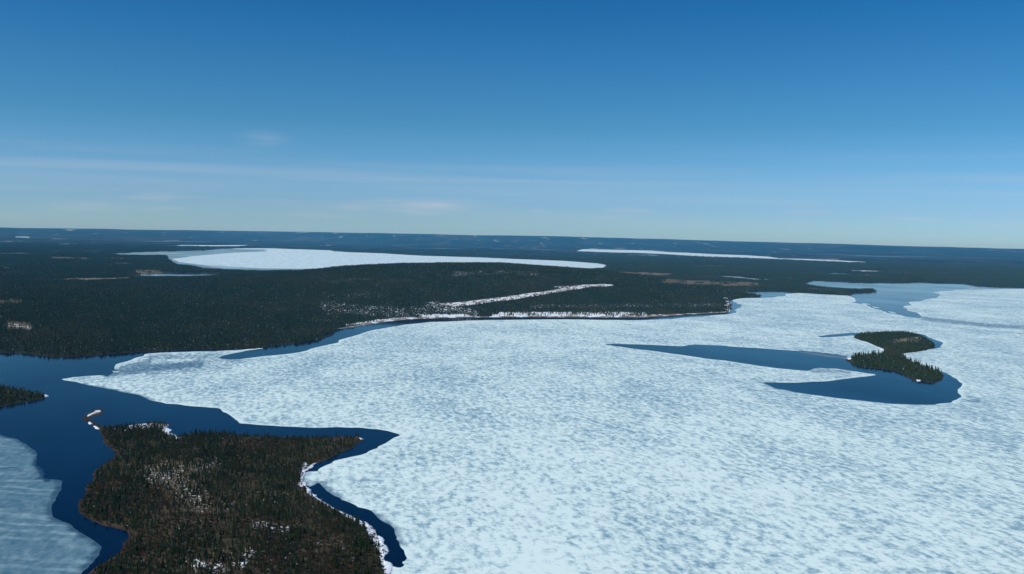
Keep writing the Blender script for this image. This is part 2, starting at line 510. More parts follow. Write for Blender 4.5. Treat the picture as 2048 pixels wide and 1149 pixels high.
PENINSULA = roughen(at([(188, 1136), (205, 1129), (223, 1117), (242, 1099), (258, 1075), (255, 1064), (236, 1058), (204, 1051), (185, 1044), (172, 1035),
                        (159, 1024), (156, 1014), (160, 1000), (170, 976), (184, 950), (204, 933), (228, 915), (236, 905), (223, 899), (212, 891),
                        (206, 876), (199, 861), (186, 855.5), (175.5, 846.5), (162, 838), (169.6, 833.5), (175.5, 827), (189, 820), (202, 816.6),
                        (208, 822), (205, 828.5), (192, 832.5), (181, 836.5), (179.5, 840.3), (189, 845), (199, 851), (210, 854), (223, 855), (239, 855),
                        (254, 852), (273, 848.6), (303, 846.4), (317, 847), (343, 849.5), (336, 853), (336, 864), (341, 871), (350, 874), (362, 872),
                        (400, 867), (450, 866), (507, 873), (560, 875), (596, 876), (650, 875), (702, 873.5), (722, 875), (728, 880), (720, 885),
                        (706, 896), (685, 906.5), (656, 918.5), (635, 927), (621, 935.5), (610, 945.5), (605, 958), (610, 971), (620, 983), (635, 996),
                        (660, 1011), (678, 1021), (701, 1031), (723, 1042.5), (741, 1053.7), (751, 1061), (754, 1071), (761, 1084), (773, 1097.7),
                        (773, 1109), (767, 1116), (772, 1124), (774, 1137), (777, 1149), (785, 1200), (780, 1300), (730, 1450), (400, 1500), (180, 1400),
                        (120, 1250), (150, 1180)]), 0.045, 5, 3, 21)
ISLET = roughen(at([(97, 794), (85, 797.5), (60, 803), (30, 809), (0, 814), (-80, 825), (-250, 822), (-320, 795), (-200, 768), (-60, 769), (0, 774),
                    (40, 782), (75, 789), (90, 791.5)]), 0.04, 5, 3, 22)
ISLAND = roughen(at([(1706, 674.5), (1712, 670.5), (1722, 668.5), (1771, 666.5), (1796, 665.5), (1820, 667.5), (1838, 671), (1856, 679), (1868, 688),
                     (1870, 694.5), (1857, 699.7), (1832, 705), (1808, 707.8), (1807, 711), (1814, 718), (1826, 724), (1844, 731), (1857, 736), (1870, 741),
                     (1881, 746), (1887, 750), (1886, 757), (1877, 764), (1865, 766.5), (1850, 763.6), (1833, 762), (1824, 759), (1814, 753), (1802, 747),
                     (1790, 742.3), (1771, 739.3), (1753, 737.5), (1729, 735), (1710, 731.4), (1702, 726.5), (1693, 720.4), (1692, 717.8), (1702, 714.5),
                     (1729, 711.5), (1758, 708.5), (1767.5, 703.5), (1765, 698.5), (1758, 695), (1743, 688.7), (1731, 684), (1716.5, 679.6)]), 0.04, 6, 3, 23)

ICE_MAIN = roughen(at([(118.7, 759.6), (146, 755), (170, 753), (205, 751), (217, 753.5), (228, 746), (243, 741), (228, 740), (231, 730), (243, 726), (264, 720),
                       (287, 713), (293, 708), (322, 706), (381, 704), (439, 702.5), (498, 698.7), (541, 695), (520, 698.7), (498, 701), (480, 705), (447, 711), (436, 717),
                       (457, 720), (483, 718.6), (527, 712.7), (600, 705.4), (619.5, 698.7), (678, 684), (717, 670), (746.5, 660.6), (776, 654.8),
                       (815, 649), (854, 645), (912, 643), (987, 640.5), (1060, 639.8), (1158, 639.4), (1206, 640.4), (1260, 641), (1293, 640.5), (1380, 634.5),
                       (1459, 629.2), (1474, 625.7), (1469, 621), (1478, 616), (1474, 608), (1466, 604), (1462.5, 601), (1490, 596.8), (1523, 596.2),
                       (1546, 595.4), (1566, 592.5), (1572, 588.6), (1595, 586), (1640, 587), (1698, 589), (1705, 594.5), (1712.5, 602), (1708.6, 606),
                       (1732, 610), (1740, 615), (1759, 620), (1771, 625.7), (1800, 630.6), (1809, 633.5), (1839, 637.4), (1846, 635), (1843, 632.6), (1832, 625),
                       (1814, 619), (1826, 611), (1817, 604.6), (1846, 601), (1877, 592.7), (1868, 585), (1904, 582.5), (1921, 579), (1946, 576.5),
                       (2048, 577.6), (2300, 588), (2700, 602), (3300, 700), (3300, 1000), (2600, 1400), (1024, 1450), (800, 1450), (770, 1300), (765, 1149),
                       (768, 1130), (776, 1125), (786, 1134), (801, 1136.7), (810, 1130.4), (809, 1121.6), (815, 1118), (810, 1109), (809, 1101.5),
                       (795, 1081), (790, 1067.5), (780, 1050), (761, 1040), (751, 1031), (748.7, 1027), (741, 1021), (716, 1014.7), (701, 1006),
                       (681, 997), (660, 986), (645.5, 973), (638, 964.4), (622, 974.5), (607, 970), (600, 958), (606, 946), (620.6, 943), (635, 943.6), (649, 932),
                       (670, 921.5), (692, 917), (720, 911), (745, 900), (770, 887.7), (786, 877), (802, 870.6), (795, 868), (756, 859), (720, 855.7),
                       (677, 854.6), (613, 855.7), (560, 853), (500, 848.5), (477, 846.8), (466, 836), (452, 826), (438, 816.8), (385, 813), (331, 807.6), (306, 802),
                       (278, 790), (235, 783.5), (190, 773), (155, 764.5)]), 0.042, 4, 4, 31)
HOLE_1 = roughen(at([(1205, 688.6), (1233, 688.5), (1300, 690), (1365, 693), (1390, 689.7), (1440, 691.5), (1481, 694.7), (1550, 699), (1614, 703.8), (1693, 714),
                     (1720, 722), (1800, 735), (1870, 742), (1891, 746), (1912, 757), (1925, 769), (1916, 779.5), (1916, 786), (1924, 794), (1905, 806), (1862, 810),
                     (1780, 808), (1697, 799.4), (1614, 789), (1552, 777.5), (1523, 765), (1560, 766), (1593, 766), (1655, 763), (1717, 755), (1759, 749.8), (1717, 744.5),
                     (1676, 738), (1635, 736), (1614, 742), (1552, 737), (1490, 728), (1407, 717), (1324, 705), (1250, 695)]), 0.035, 5, 4, 32)
HOLE_2 = roughen(at([(1635, 673.6), (1660, 669.5), (1704, 665.5), (1740, 668), (1740, 676), (1704, 671.5), (1660, 675), (1642, 675.5)]), 0.02, 7, 3, 33)
HOLE_3 = roughen(at([(1830, 667), (1851, 670), (1871, 680), (1882, 692), (1878, 696), (1862, 698.5), (1850, 690)]), 0.03, 7, 3, 34)
ICE_LEFT = roughen(at([(0, 869.6), (35, 879), (64, 898), (74, 918), (71, 931), (89, 947), (86, 957), (125, 961), (122, 974), (111.6, 996), (103.5, 1012),
                       (103.5, 1025), (115, 1039), (150, 1059), (188, 1082), (204, 1095), (199, 1111), (185, 1127), (161, 1149), (110, 1210), (0, 1320),
                       (-300, 1320), (-520, 900), (-200, 850), (-60, 860)]), 0.035, 5, 3, 35)

# ------------------------------------------------------------------ heights
def shore_profile(sd, bank=1.6):
    """height of the land against the distance from the water"""
    return np.where(sd < 0, np.maximum(sd * 0.12, -3.0), np.minimum(sd * 0.10, bank) + 2.6 * (1 - np.exp(-np.maximum(sd - 10, 0) / 130.0)))
ZC_X = [-900, 0, 250, 350, 450, 515, 560, 600, 700, 800, 900, 1000, 1087, 1150, 1209, 1300, 1400, 1460, 1550, 1700, 3000]
ZC_Z = [6, 8, 10, 12, 20, 42, 55, 64, 93, 111, 120, 124, 113, 104, 93, 72, 48, 34, 16, 5, 5]
ZF_X = [-2500, -600, 0, 325, 650, 1024, 1130, 1250, 1614, 1821, 2048, 2700, 5000]
ZF_Z = [210, 215, 226, 258, 298, 322, 330, 316, 268, 240, 224, 215, 210]
def shore_gap(Q):
    """distance from any water, positive on the mainland"""
    d = -sdf(LAKE, Q, None)
    for L in FAR_LAKES:
        d = np.minimum(d, -sdf(L, Q, 600.0) if L is not LAKE else d)
    return d
def mainland_height(x, y, sd):
    r = np.hypot(x, y)
    ap = az_px(x, y)
    h = shore_profile(sd)
    inland = sstep(0, 260, sd)
    # the wooded hill behind the beach
    zc = np.interp(ap, ZC_X, ZC_Z)
    base = np.interp(ap, [-900, 500, 680, 900, 1460, 1700], [2300, 2450, 2900, 3080, 3350, 3600])
    t = np.clip((r - base) / (4800 - base), 0, 1)
    up = np.sin(t * math.pi / 2) ** 1.25
    down = 1 - sstep(4900, 6450, r)
    h = h + zc * up * down * sstep(0, 420, sd)
    h = h + inland * (fbm(x / 420, y / 420) - 0.45) * 9 * sstep(2300, 3500, r)
    # rolling country and the last rise to the horizon
    h = h + inland * (fbm(x / 2600 + 3, y / 2600) - 0.42) * 34 * sstep(9000, 15000, r) * sstep(0, 600, sd)
    zf = np.interp(ap, ZF_X, ZF_Z) + (fbm(x / 1500 + 9, y / 9000) - 0.5) * 34
    h = h + zf * sstep(27000, 40000, r)
    return h

# ------------------------------------------------------------------ mainland terrain
def polar(r0, r1, step, a0, a1, astep):
    n = int(math.log(r1 / r0) / step) + 1
    r = r0 * np.exp(np.linspace(0, math.log(r1 / r0), n))
    a = np.radians(np.linspace(a0, a1, int((a1 - a0) / astep) + 1))
    Rr, Aa = np.meshgrid(r, a, indexing='ij')
    X, Y = (Rr * np.sin(Aa)).ravel(), (Rr * np.cos(Aa)).ravel()
    i, j = np.meshgrid(np.arange(n - 1), np.arange(len(a) - 1), indexing='ij')
    k = (i * len(a) + j).ravel()
    q = np.stack([k, k + 1, k + len(a) + 1, k + len(a)], -1)
    return X, Y, q[:, ::-1]

BOGS = [  # traced centre line, half width in pixels, strength
    ([(1232, 546), (1296, 547.5), (1345, 549.5)], 1.6, 1.0), ([(1280, 550), (1330, 551)], 1.4, 1.0),
    ([(1328, 563), (1413, 567), (1515, 569.5)], 3.2, 0.9), ([(1440, 569), (1520, 570)], 3.5, 0.8),
    ([(95, 502.5), (140, 502)], 1.0, 0.7), ([(165, 502.5), (205, 502)], 1.0, 0.7), ([(100, 516), (180, 518)], 1.4, 0.8), ([(195, 517), (290, 517)], 1.2, 0.6),
    ([(270, 545), (322, 542)], 3.0, 1.0), ([(215, 559), (265, 557)], 1.6, 1.0), ([(130, 559.5), (215, 559)], 1.8, 0.9), ([(215, 529), (265, 527)], 1.5, 0.6),
    ([(0, 604), (42, 603)], 3.5, 0.8), ([(20, 650), (58, 656)], 7.0, 0.7), ([(0, 508), (60, 507)], 1.2, 0.7), ([(0, 537), (26, 537)], 1.5, 0.6),
    ([(1385, 532), (1450, 533)], 1.2, 0.6), ([(1720, 551), (1760, 551)], 1.5, 0.6), ([(1790, 545), (1900, 548)], 2.0, 0.5), ([(1560, 557), (1600, 556)], 1.5, 0.5),
    ([(1620, 576), (1680, 582)], 3.0, 0.5)]
OPENINGS = [  # thin, snowy openings in the woods: line, half width px, share of snow
    ([(650, 612), (740, 622), (860, 625)], 17, 0.8), ([(650, 593), (770, 590)], 9, 0.7), ([(680, 561), (740, 558)], 4, 0.6), ([(905, 548), (1010, 545), (1075, 550)], 7, 0.7),
    ([(620, 640), (680, 630)], 12, 0.7), ([(860, 612), (950, 628)], 14, 0.9), ([(1000, 628), (1140, 628), (1290, 628)], 5, 1.25), ([(1060, 613), (1280, 612), (1440, 610)], 6, 0.75),
    ([(340, 655), (420, 650), (540, 640)], 9, 0.42), ([(480, 610), (600, 620)], 10, 0.5), ([(830, 578), (905, 585)], 8, 0.6), ([(20, 650), (58, 656)], 7, 0.8),
    ([(840, 632), (935, 632)], 4, 1.4), ([(985, 631.5), (1100, 631.5)], 3.5, 1.5), ([(1105, 631), (1240, 631)], 4, 1.45), ([(1110, 575), (1226, 571)], 3, 1.0),
    ([(560, 605), (900, 575), (1400, 600)], 45, 0.22), ([(690, 651), (760, 641), (830, 636)], 3, 1.2), ([(1250, 632), (1330, 630)], 2.5, 1.1), ([(330, 546), (440, 547)], 1.2, 0.7), ([(100, 559.5), (250, 557)], 1.4, 0.8)]
def masks(P3, far_r):
    pp = project(P3)
    bog = np.zeros(len(P3))
    for ln, w, s in BOGS:
        bog = np.maximum(bog, s * (1 - sstep(w * 0.6, w * 2.3, px_dist(ln, pp))))
    op = np.zeros(len(P3))
    for ln, w, s in OPENINGS:
        op = np.maximum(op, s * 0.74 * (1 - sstep(w * 0.35, w * 1.5, px_dist(ln, pp))))
    return bog, op
X, Y, Q4 = polar(1700, 43000, 0.0068, -46, 46, 0.16)
SD = shore_gap(np.stack([X, Y], -1))
Z = mainland_height(X, Y, SD)
keep = (SD[Q4] > -45).any(1)
Q4 = Q4[keep]
used = np.unique(Q4)
remap = np.full(len(X), -1)
remap[used] = np.arange(len(used))
Q4 = remap[Q4]
X, Y, Z, SD = X[used], Y[used], Z[used], SD[used]
P3 = np.stack([X, Y, Z], -1)
bog, op = masks(P3, None)
rr = np.hypot(X, Y)
sand = (1 - sstep(5, 14, SD)) * (SD > -5) * 0.55
me = mesh_np('terrain', P3, Q4, M_LAND, True, {'bog': bog, 'snow': op, 'sand': sand, 'far': sstep(8500, 15000, rr)})
link('terrain', me, kind='structure', label='dark wooded mainland with a low hill reaching to the horizon', category='terrain')

# lake water: one sheet under everything
n = 96
ang = np.linspace(0, 2 * math.pi, n, endpoint=False)
rad = np.array([0, 600, 2500, 8000, 20000, 45500])
V = [(0, 0, 0)]
Fc = []
for k, r_ in enumerate(rad[1:]):
    for a in ang:
        V.append((r_ * math.sin(a), r_ * math.cos(a), 0))
tri = [(0, 1 + (i + 1) % n, 1 + i) for i in range(n)]
for k in range(len(rad) - 2):
    for i in range(n):
        a, b = 1 + k * n + i, 1 + k * n + (i + 1) % n
        tri += [(a, b, b + n), (a, b + n, a + n)]
link('water', mesh_np('water', V, tri, M_WATER), kind='structure', label='open dark blue lake water around the ice', category='water')

# ------------------------------------------------------------------ land in the lake
def land_mass(name, poly, step, mat, extra, label, margin=25):
    lo, hi = poly.min(0) - margin, poly.max(0) + margin
    gx, gy = np.arange(lo[0], hi[0], step), np.arange(lo[1], hi[1], step)
    XX, YY = np.meshgrid(gx, gy)
    P = np.stack([XX.ravel(), YY.ravel()], -1)
    P += np.random.default_rng(4).uniform(-0.3, 0.3, P.shape) * step
    sd = sdf(poly, P)
    z = extra(P[:, 0], P[:, 1], sd)
    j, i = np.meshgrid(np.arange(len(gy) - 1), np.arange(len(gx) - 1), indexing='ij')
    k = (j * len(gx) + i).ravel()
    q = np.stack([k, k + 1, k + len(gx) + 1, k + len(gx)], -1)
    q = q[(sd[q] > -margin * 0.8).any(1)]
    us = np.unique(q)
    rm = np.full(len(P), -1)
    rm[us] = np.arange(len(us))
    return P[us], z[us], sd[us], rm[q]
def pen_h(x, y, sd):
    return shore_profile(sd, 1.1) + sstep(5, 60, sd) * (fbm(x / 60, y / 60) - 0.45) * 4.0
def isl_h(x, y, sd):
    return shore_profile(sd, 1.3) + sstep(5, 50, sd) * (fbm(x / 50, y / 50) - 0.4) * 4.0
PEN_SNOW = [([(310, 945), (350, 960), (375, 985), (400, 1000)], 30, 0.27), ([(350, 940), (430, 925)], 18, 0.24), ([(330, 1140), (700, 1090)], 40, 0.12), ([(360, 1040), (560, 1000)], 30, 0.12), ([(255, 853), (335, 853)], 5, 0.6),
            ([(510, 1050), (580, 1060)], 10, 0.40), ([(395, 1130), (440, 1140)], 14, 0.5), ([(480, 1130), (500, 1105)], 12, 0.45),
            ([(740, 1060), (768, 1100), (775, 1149)], 9, 0.9), ([(620, 985), (700, 1032), (748, 1062)], 5, 1.0), ([(340, 868), (352, 874)], 5, 0.9), ([(610, 930), (603, 970)], 5, 1.0)]
P, z, sd, q = land_mass('peninsula', PENINSULA, 3.2, M_LAND_NEAR, pen_h, '')
pp = project(np.column_stack([P, z]))
op = np.zeros(len(P))
for ln, w, s in PEN_SNOW:
    op = np.maximum(op, s * (1 - sstep(w * 0.4, w * 1.4, px_dist(ln, pp))))
bog = 0.8 * sstep(0.5, 0.75, fbm(P[:, 0] / 45 + 4, P[:, 1] / 70))
link('peninsula', mesh_np('peninsula', np.column_stack([P, z]), q, M_LAND_NEAR, True,
     {'bog': np.maximum(bog * 0.35, np.clip(op * 2, 0, 0.8) * (pp[:, 0] < 460)), 'snow': op, 'sand': (1 - sstep(2, 7, sd)) * 0.6}), kind='structure',
     label='brown wooded foreground peninsula between dark water and ice', category='peninsula')
P, z, sd, q = land_mass('island', ISLAND, 4.0, M_LAND, isl_h, '')
pp = project(np.column_stack([P, z]))
bogi = 1 - sstep(4, 9, px_dist([(1790, 684), (1838, 679)], pp))
link('island', mesh_np('island', np.column_stack([P, z]), q, M_LAND, True,
     {'bog': bogi, 'snow': bogi * 0.55, 'sand': (1 - sstep(5, 11, sd)) * 0.5 * (pp[:, 1] > 715), 'far': np.zeros(len(P))}), kind='structure',
     label='two lobed wooded island with a narrow waist in the ice', category='island')
P, z, sd, q = land_mass('islet', ISLET, 5.0, M_LAND, isl_h, '')
link('islet', mesh_np('islet', np.column_stack([P, z]), q, M_LAND, True,
     {'bog': 0 * z, 'snow': 0 * z, 'sand': (1 - sstep(4, 9, sd)) * 0.3, 'far': 0 * z}), kind='structure',
     label='dark wooded point of land in open water at the left edge', category='island')

# ------------------------------------------------------------------ ice sheets
def clip_sheet(X, Y, Q4, sd, z_top, depth):
    """cut the grid along sd = 0 and give the cut an edge of the sheet's thickness"""
    T = np.vstack([Q4[:, [0, 1, 2]], Q4[:, [0, 2, 3]]])
    ins = sd[T] > 0
    cnt = ins.sum(1)
    P = np.stack([X, Y], -1)
    verts, svals, tris, skirt = [P], [sd], [T[cnt == 3]], []
    base = len(P)
    def cut(a, b):
        t = (sd[a] / (sd[a] - sd[b]))[:, None]
        return P[a] * (1 - t) + P[b] * t
    for k in (1, 2):
        S = T[cnt == k]
        I = ins[cnt == k]
        if not len(S):
            continue
        odd = np.argmax(I if k == 1 else ~I, 1)
        ar = np.arange(len(S))
        a, b, c = S[ar, odd], S[ar, (odd + 1) % 3], S[ar, (odd + 2) % 3]
        p1, p2 = (cut(a, b), cut(a, c)) if k == 1 else (cut(b, a), cut(c, a))
        i1 = base + np.arange(len(S))
        i2 = i1 + len(S)
        verts += [p1, p2]
        svals += [np.zeros(len(S)), np.zeros(len(S))]
        base += 2 * len(S)
        if k == 1:
            tris.append(np.stack([a, i1, i2], -1))
            skirt.append(np.stack([i1, i2], -1))
        else:
            tris += [np.stack([i1, b, c], -1), np.stack([i1, c, i2], -1)]
            skirt.append(np.stack([i2, i1], -1))
    V = np.vstack(verts)
    S = np.concatenate(svals)
    Tt = np.vstack(tris)
    E = np.vstack(skirt)
    nv = len(V)
    V3 = np.column_stack([V, np.full(nv, z_top)])
    low = V3[E.ravel()].copy()
    low[:, 2] -= depth
    li = nv + np.arange(len(low)).reshape(-1, 2)
    side = np.vstack([np.stack([E[:, 0], li[:, 0], E[:, 1]], -1), np.stack([E[:, 1], li[:, 0], li[:, 1]], -1)])
    V3 = np.vstack([V3, low])
    S = np.concatenate([S, np.zeros(len(low))])
    Tt = np.vstack([Tt, side])
    us = np.unique(Tt)
    rm = np.full(len(V3), -1)
    rm[us] = np.arange(len(us))
    return V3[us], S[us], rm[Tt]

THIN_MAIN = [  # waterlogged dark ice
    ([(1845, 637), (1900, 644), (1960, 650), (2060, 656), (2300, 668)], 7.0, 0.575), ([(1740, 643), (1830, 642)], 2.0, 0.5), ([(2000, 664), (2060, 668)], 3.0, 0.5),
    ([(212, 748), (300, 737), (400, 728)], 13, 0.64), ([(240, 738), (300, 722)], 8, 0.60), ([(300, 715), (440, 712)], 9, 0.52), ([(395, 722), (480, 722)], 9, 0.52), ([(300, 745), (460, 735)], 13, 0.46),
    ([(1600, 705), (1650, 710), (1693, 716)], 5, 0.9), ([(1625, 742), (1700, 745)], 7, 0.55), ([(1535, 768), (1600, 790)], 4, 0.35), ([(1925, 800), (1960, 802)], 5, 0.5),
    ([(1210, 690), (1260, 700), (1330, 708)], 4, 0.4), ([(1900, 579), (2060, 577)], 2.2, 0.6), ([(1490, 690), (1190, 686)], 1.5, 0.2)]
def ice_sheet(name, outer, holes, grid, mat, thin, label, rim_w=7.0, z_top=0.14, thin_edge=None):
    X, Y, Q4 = grid
    Pq = np.stack([X, Y], -1)
    sd = sdf(outer, Pq)
    for hpoly in holes:
        sd = np.minimum(sd, -sdf(hpoly, Pq, 300.0))
    q = Q4[(sd[Q4] > 0).any(1)]
    V, S, T = clip_sheet(X, Y, q, sd, z_top, 0.45)
    pp = project(V)
    th = np.zeros(len(V))
    for ln, w, s in thin:
        th = np.maximum(th, s * (1 - sstep(w * 0.25, w * 1.5, px_dist(ln, pp))))
    if thin_edge:
        th = np.maximum(th, thin_edge[1] * (1 - sstep(0, thin_edge[0], S)))
    if name == 'ice_sheet' and mat is M_ICE:
        frag = sstep(0.48, 0.60, fbm(V[:, 0] / 160 + 11, V[:, 1] / 160 + 3, 4))
        th = np.maximum(th, frag * 0.62 * (1 - sstep(0, 22, S)))
    rim = (1 - sstep(rim_w * 0.5, rim_w * 1.6, S)) * 0.8 * (1 - np.clip(th * 1.5, 0, 1))
    return link(name, mesh_np(name, V, T, mat, False, {'thin': th, 'rim': rim}), label=label, category='ice sheet')
ice_sheet('ice_sheet', ICE_MAIN, [HOLE_1, HOLE_2, HOLE_3], polar(480, 8200, 0.0072, -44, 44, 0.15), M_ICE, THIN_MAIN,
          'huge mottled white ice sheet covering most of the lake')
ice_sheet('ice_sheet', ICE_LEFT, [], polar(480, 1700, 0.005, -52, -16, 0.18), M_ICE_GREY, [([(75, 925), (95, 955)], 14, 0.8), ([(0, 935), (90, 945)], 10, 0.45)],
          'blue grey rippled ice sheet in the lower left corner', 0.6, 0.10, (18.0, 0.62))
m = Mat('thin_dark_ice', 0.5)
m.color(m.mix(m.noise(m.pos((30, 12, 1)), 1.0, 4, 0.6), (0.07, 0.13, 0.17), (0.20, 0.27, 0.30)))
M_ICE_THIN = m.m
ice_sheet('ice_sheet', roughen(at([(1592, 703.2), (1640, 706.5), (1690, 713), (1698, 719), (1660, 714.5), (1618, 708.5)]), 0.03, 7, 3, 36), [], polar(2000, 2900, 0.003, 14, 20, 0.05),
          M_ICE_THIN, [], 'narrow dark grey ice tongue trailing from the left tip of the island', 5, 0.08)
def floe(px, label):
    out = roughen(at(px), 0.08, 1.5, 3, int(px[0][0]))
    lo, hi = out.min(0) - 3, out.max(0) + 3
    st = max((hi - lo).max() / 60, 0.8)
    gx, gy = np.arange(lo[0], hi[0], st), np.arange(lo[1], hi[1], st)
    XX, YY = np.meshgrid(gx, gy)
    j, i = np.meshgrid(np.arange(len(gy) - 1), np.arange(len(gx) - 1), indexing='ij')
    k = (j * len(gx) + i).ravel()
    o = ice_sheet('ice_floe', out, [], (XX.ravel(), YY.ravel(), np.stack([k, k + 1, k + len(gx) + 1, k + len(gx)], -1)), M_ICE, [], label, 2.0, 0.16)
    o['category'] = 'ice floe'
    o['group'] = 'loose floes along the ice edge'
floe([(1722, 607), (1734, 607.6), (1741, 609.5), (1730, 609.4)], 'thin loose floe off the ice edge below the wooded spit')
floe([(1744, 613.5), (1757, 615.5), (1761, 617.6), (1749, 616)], 'second loose floe off the ice edge below the wooded spit')
floe([(1776, 623), (1790, 625.5), (1792, 627.6), (1779, 626)], 'loose floe at the mouth of the far channel')
floe([(805, 866), (811, 866.5), (812, 869), (807, 869.5)], 'small floe off the pointed end of the dark channel')
floe([(806, 1123), (811, 1125), (812, 1130), (808, 1131), (805, 1127)], 'small floe at the lower end of the narrow shore lead')
floe([(224, 742.8), (236, 742.4), (239, 744), (228, 745.2)], 'loose floe in the notch of the left ice tip')
def far_sheet(poly, grid, thin, label, z):
    o = ice_sheet('ice_sheet', poly, [], grid, M_ICE_FAR, thin, label, 30, z)
    return o
ICE_A = roughen(at([(343, 518.4), (378, 514), (417, 510), (466, 506), (515, 503.5), (534, 499.5), (480, 499), (462, 497.6), (534, 496.5), (593, 498.5), (661, 500.5), (667, 502.5), (700, 504.5), (762, 506.6),
                    (844, 511.5), (948, 514.5), (1052, 519), (1122, 521.5), (1192, 526.6), (1212, 530.5), (1209, 536.5), (1150, 538.5), (1000, 536.5), (850, 537),
                    (700, 538), (593, 538), (534, 537.4), (476, 537), (437, 535), (398, 529.6), (359, 524.7), (351, 521)]), 0.02, 60, 2, 41)
far_sheet(ICE_A, polar(6000, 17000, 0.0045, -24, 9, 0.1), [([(440, 502), (530, 502)], 2.5, 0.6), ([(400, 531), (520, 538)], 1.5, 0.5)],
          'bright ice sheet on the broad lake behind the wooded hill', 0.14)
far_sheet(LAKE_B, polar(9500, 26000, 0.0045, 1, 24, 0.1), [], 'long narrow white ice strip on the far lake', 0.14)
far_sheet(POND_G, polar(15000, 30000, 0.0045, -22, -12, 0.1), [], 'thin white ice line on the lake beyond the broad lake', 0.14)
far_sheet(POND_H, polar(16000, 34000, 0.0045, -30, -22, 0.1), [], 'small white frozen pond near the horizon at far left', 0.14)
far_sheet(POND_D, polar(5500, 9000, 0.0045, 9, 17, 0.1), [([(1440, 553), (1500, 558)], 3, 0.75)], 'small half thawed pond among bogs right of the hill', 0.14)
far_sheet(POND_F, polar(7000, 13000, 0.0045, 15, 23, 0.1), [([(1700, 541), (1720, 542)], 3, 0.6)], 'tiny pale frozen pond behind the wooded spit', 0.14)

# ------------------------------------------------------------------ draped strips
def ground_at(px, py):
    """where the line of sight through a pixel meets the mainland"""
    d = ray(np.array([px]), np.array([py]))[0]
    d = d / np.hypot(d[0], d[1])
    r = np.arange(1900.0, 9000.0, 10.0)
    x, y = d[0] * r, d[1] * r
    zz = CAM_H + d[2] * r
    s = np.minimum(-sdf(LAKE, np.stack([x, y], -1)), 600)
    h = mainland_height(x, y, s)
    hit = np.argmax(zz < h)
    return np.array([x[hit], y[hit], h[hit]])
STRIP_PX = [(884, 609.5), (905, 610.5), (940, 607.5), (975, 603), (1020, 597), (1062, 590.5), (1110, 583.5), (1150, 577), (1175, 572.5), (1200, 571.5), (1226, 570.5)]
cl_pts = np.array([ground_at(*p) for p in STRIP_PX])
t = np.linspace(0, 1, len(cl_pts))
tt = np.linspace(0, 1, 120)
cx_ = np.interp(tt, t, cl_pts[:, 0])
cy_ = np.interp(tt, t, cl_pts[:, 1])
STRIP_LINE = np.stack([cx_, cy_], -1)
dx_, dy_ = np.gradient(cx_), np.gradient(cy_)
L_ = np.hypot(dx_, dy_)
nx_, ny_ = -dy_ / L_, dx_ / L_
STRIP_W = 23.0
rows = []
offs = np.linspace(-1, 1, 9)
wv = STRIP_W * (0.75 + 0.5 * fbm(tt * 14, tt * 0 + 2.5, 3)) * np.minimum(1, np.minimum(tt * 12 + 0.3, (1 - tt) * 14 + 0.35))
for o_ in offs:
    rows.append(np.stack([cx_ + nx_ * o_ * wv, cy_ + ny_ * o_ * wv], -1))
G = np.array(rows)
Pg = G.reshape(-1, 2)
hg = mainland_height(Pg[:, 0], Pg[:, 1], np.minimum(-sdf(LAKE, Pg), 600)) + 0.45
j, i = np.meshgrid(np.arange(8), np.arange(119), indexing='ij')
k = (j * 120 + i).ravel()
link('cleared_strip', mesh_np('cleared_strip', np.column_stack([Pg, hg]), np.stack([k, k + 1, k + 121, k + 120], -1), M_STRIP, True),
     kind='structure', label='straight snow covered strip cleared through the woods', category='clearing')

b_px = [p for p in SHORE if 676 <= p[0] <= 1459]
b_w = at(b_px)
t = np.concatenate([[0], np.cumsum(np.hypot(*np.diff(b_w, axis=0).T))])
tt = np.arange(0, t[-1], 8.0)
bx_, by_ = np.interp(tt, t, b_w[:, 0]), np.interp(tt, t, b_w[:, 1])
dx_, dy_ = np.gradient(bx_), np.gradient(by_)
L_ = np.hypot(dx_, dy_)
nx_, ny_ = -dy_ / L_, dx_ / L_
wv = 20 * (0.35 + fbm(tt / 130, tt * 0, 3)) * np.interp(tt / tt[-1], [0, 0.05, 0.7, 0.85, 1], [0.4, 1, 1, 0.6, 0.4])
G = np.array([np.stack([bx_ + nx_ * o_ * wv, by_ + ny_ * o_ * wv], -1) for o_ in np.linspace(-0.12, 1, 6)])
Pg = G.reshape(-1, 2)
sdb = -sdf(LAKE, Pg)
hg = np.maximum(mainland_height(Pg[:, 0], Pg[:, 1], sdb), -1.0) + np.where(sdb > 3, 0.5, 0.25)
nb = len(tt)
j, i = np.meshgrid(np.arange(5), np.arange(nb - 1), indexing='ij')
k = (j * nb + i).ravel()
link('beach', mesh_np('beach', np.column_stack([Pg, hg]), np.stack([k, k + 1, k + nb + 1, k + nb], -1), M_SAND, True), kind='structure',
     label='narrow pale sand beach along the mainland shore', category='beach')

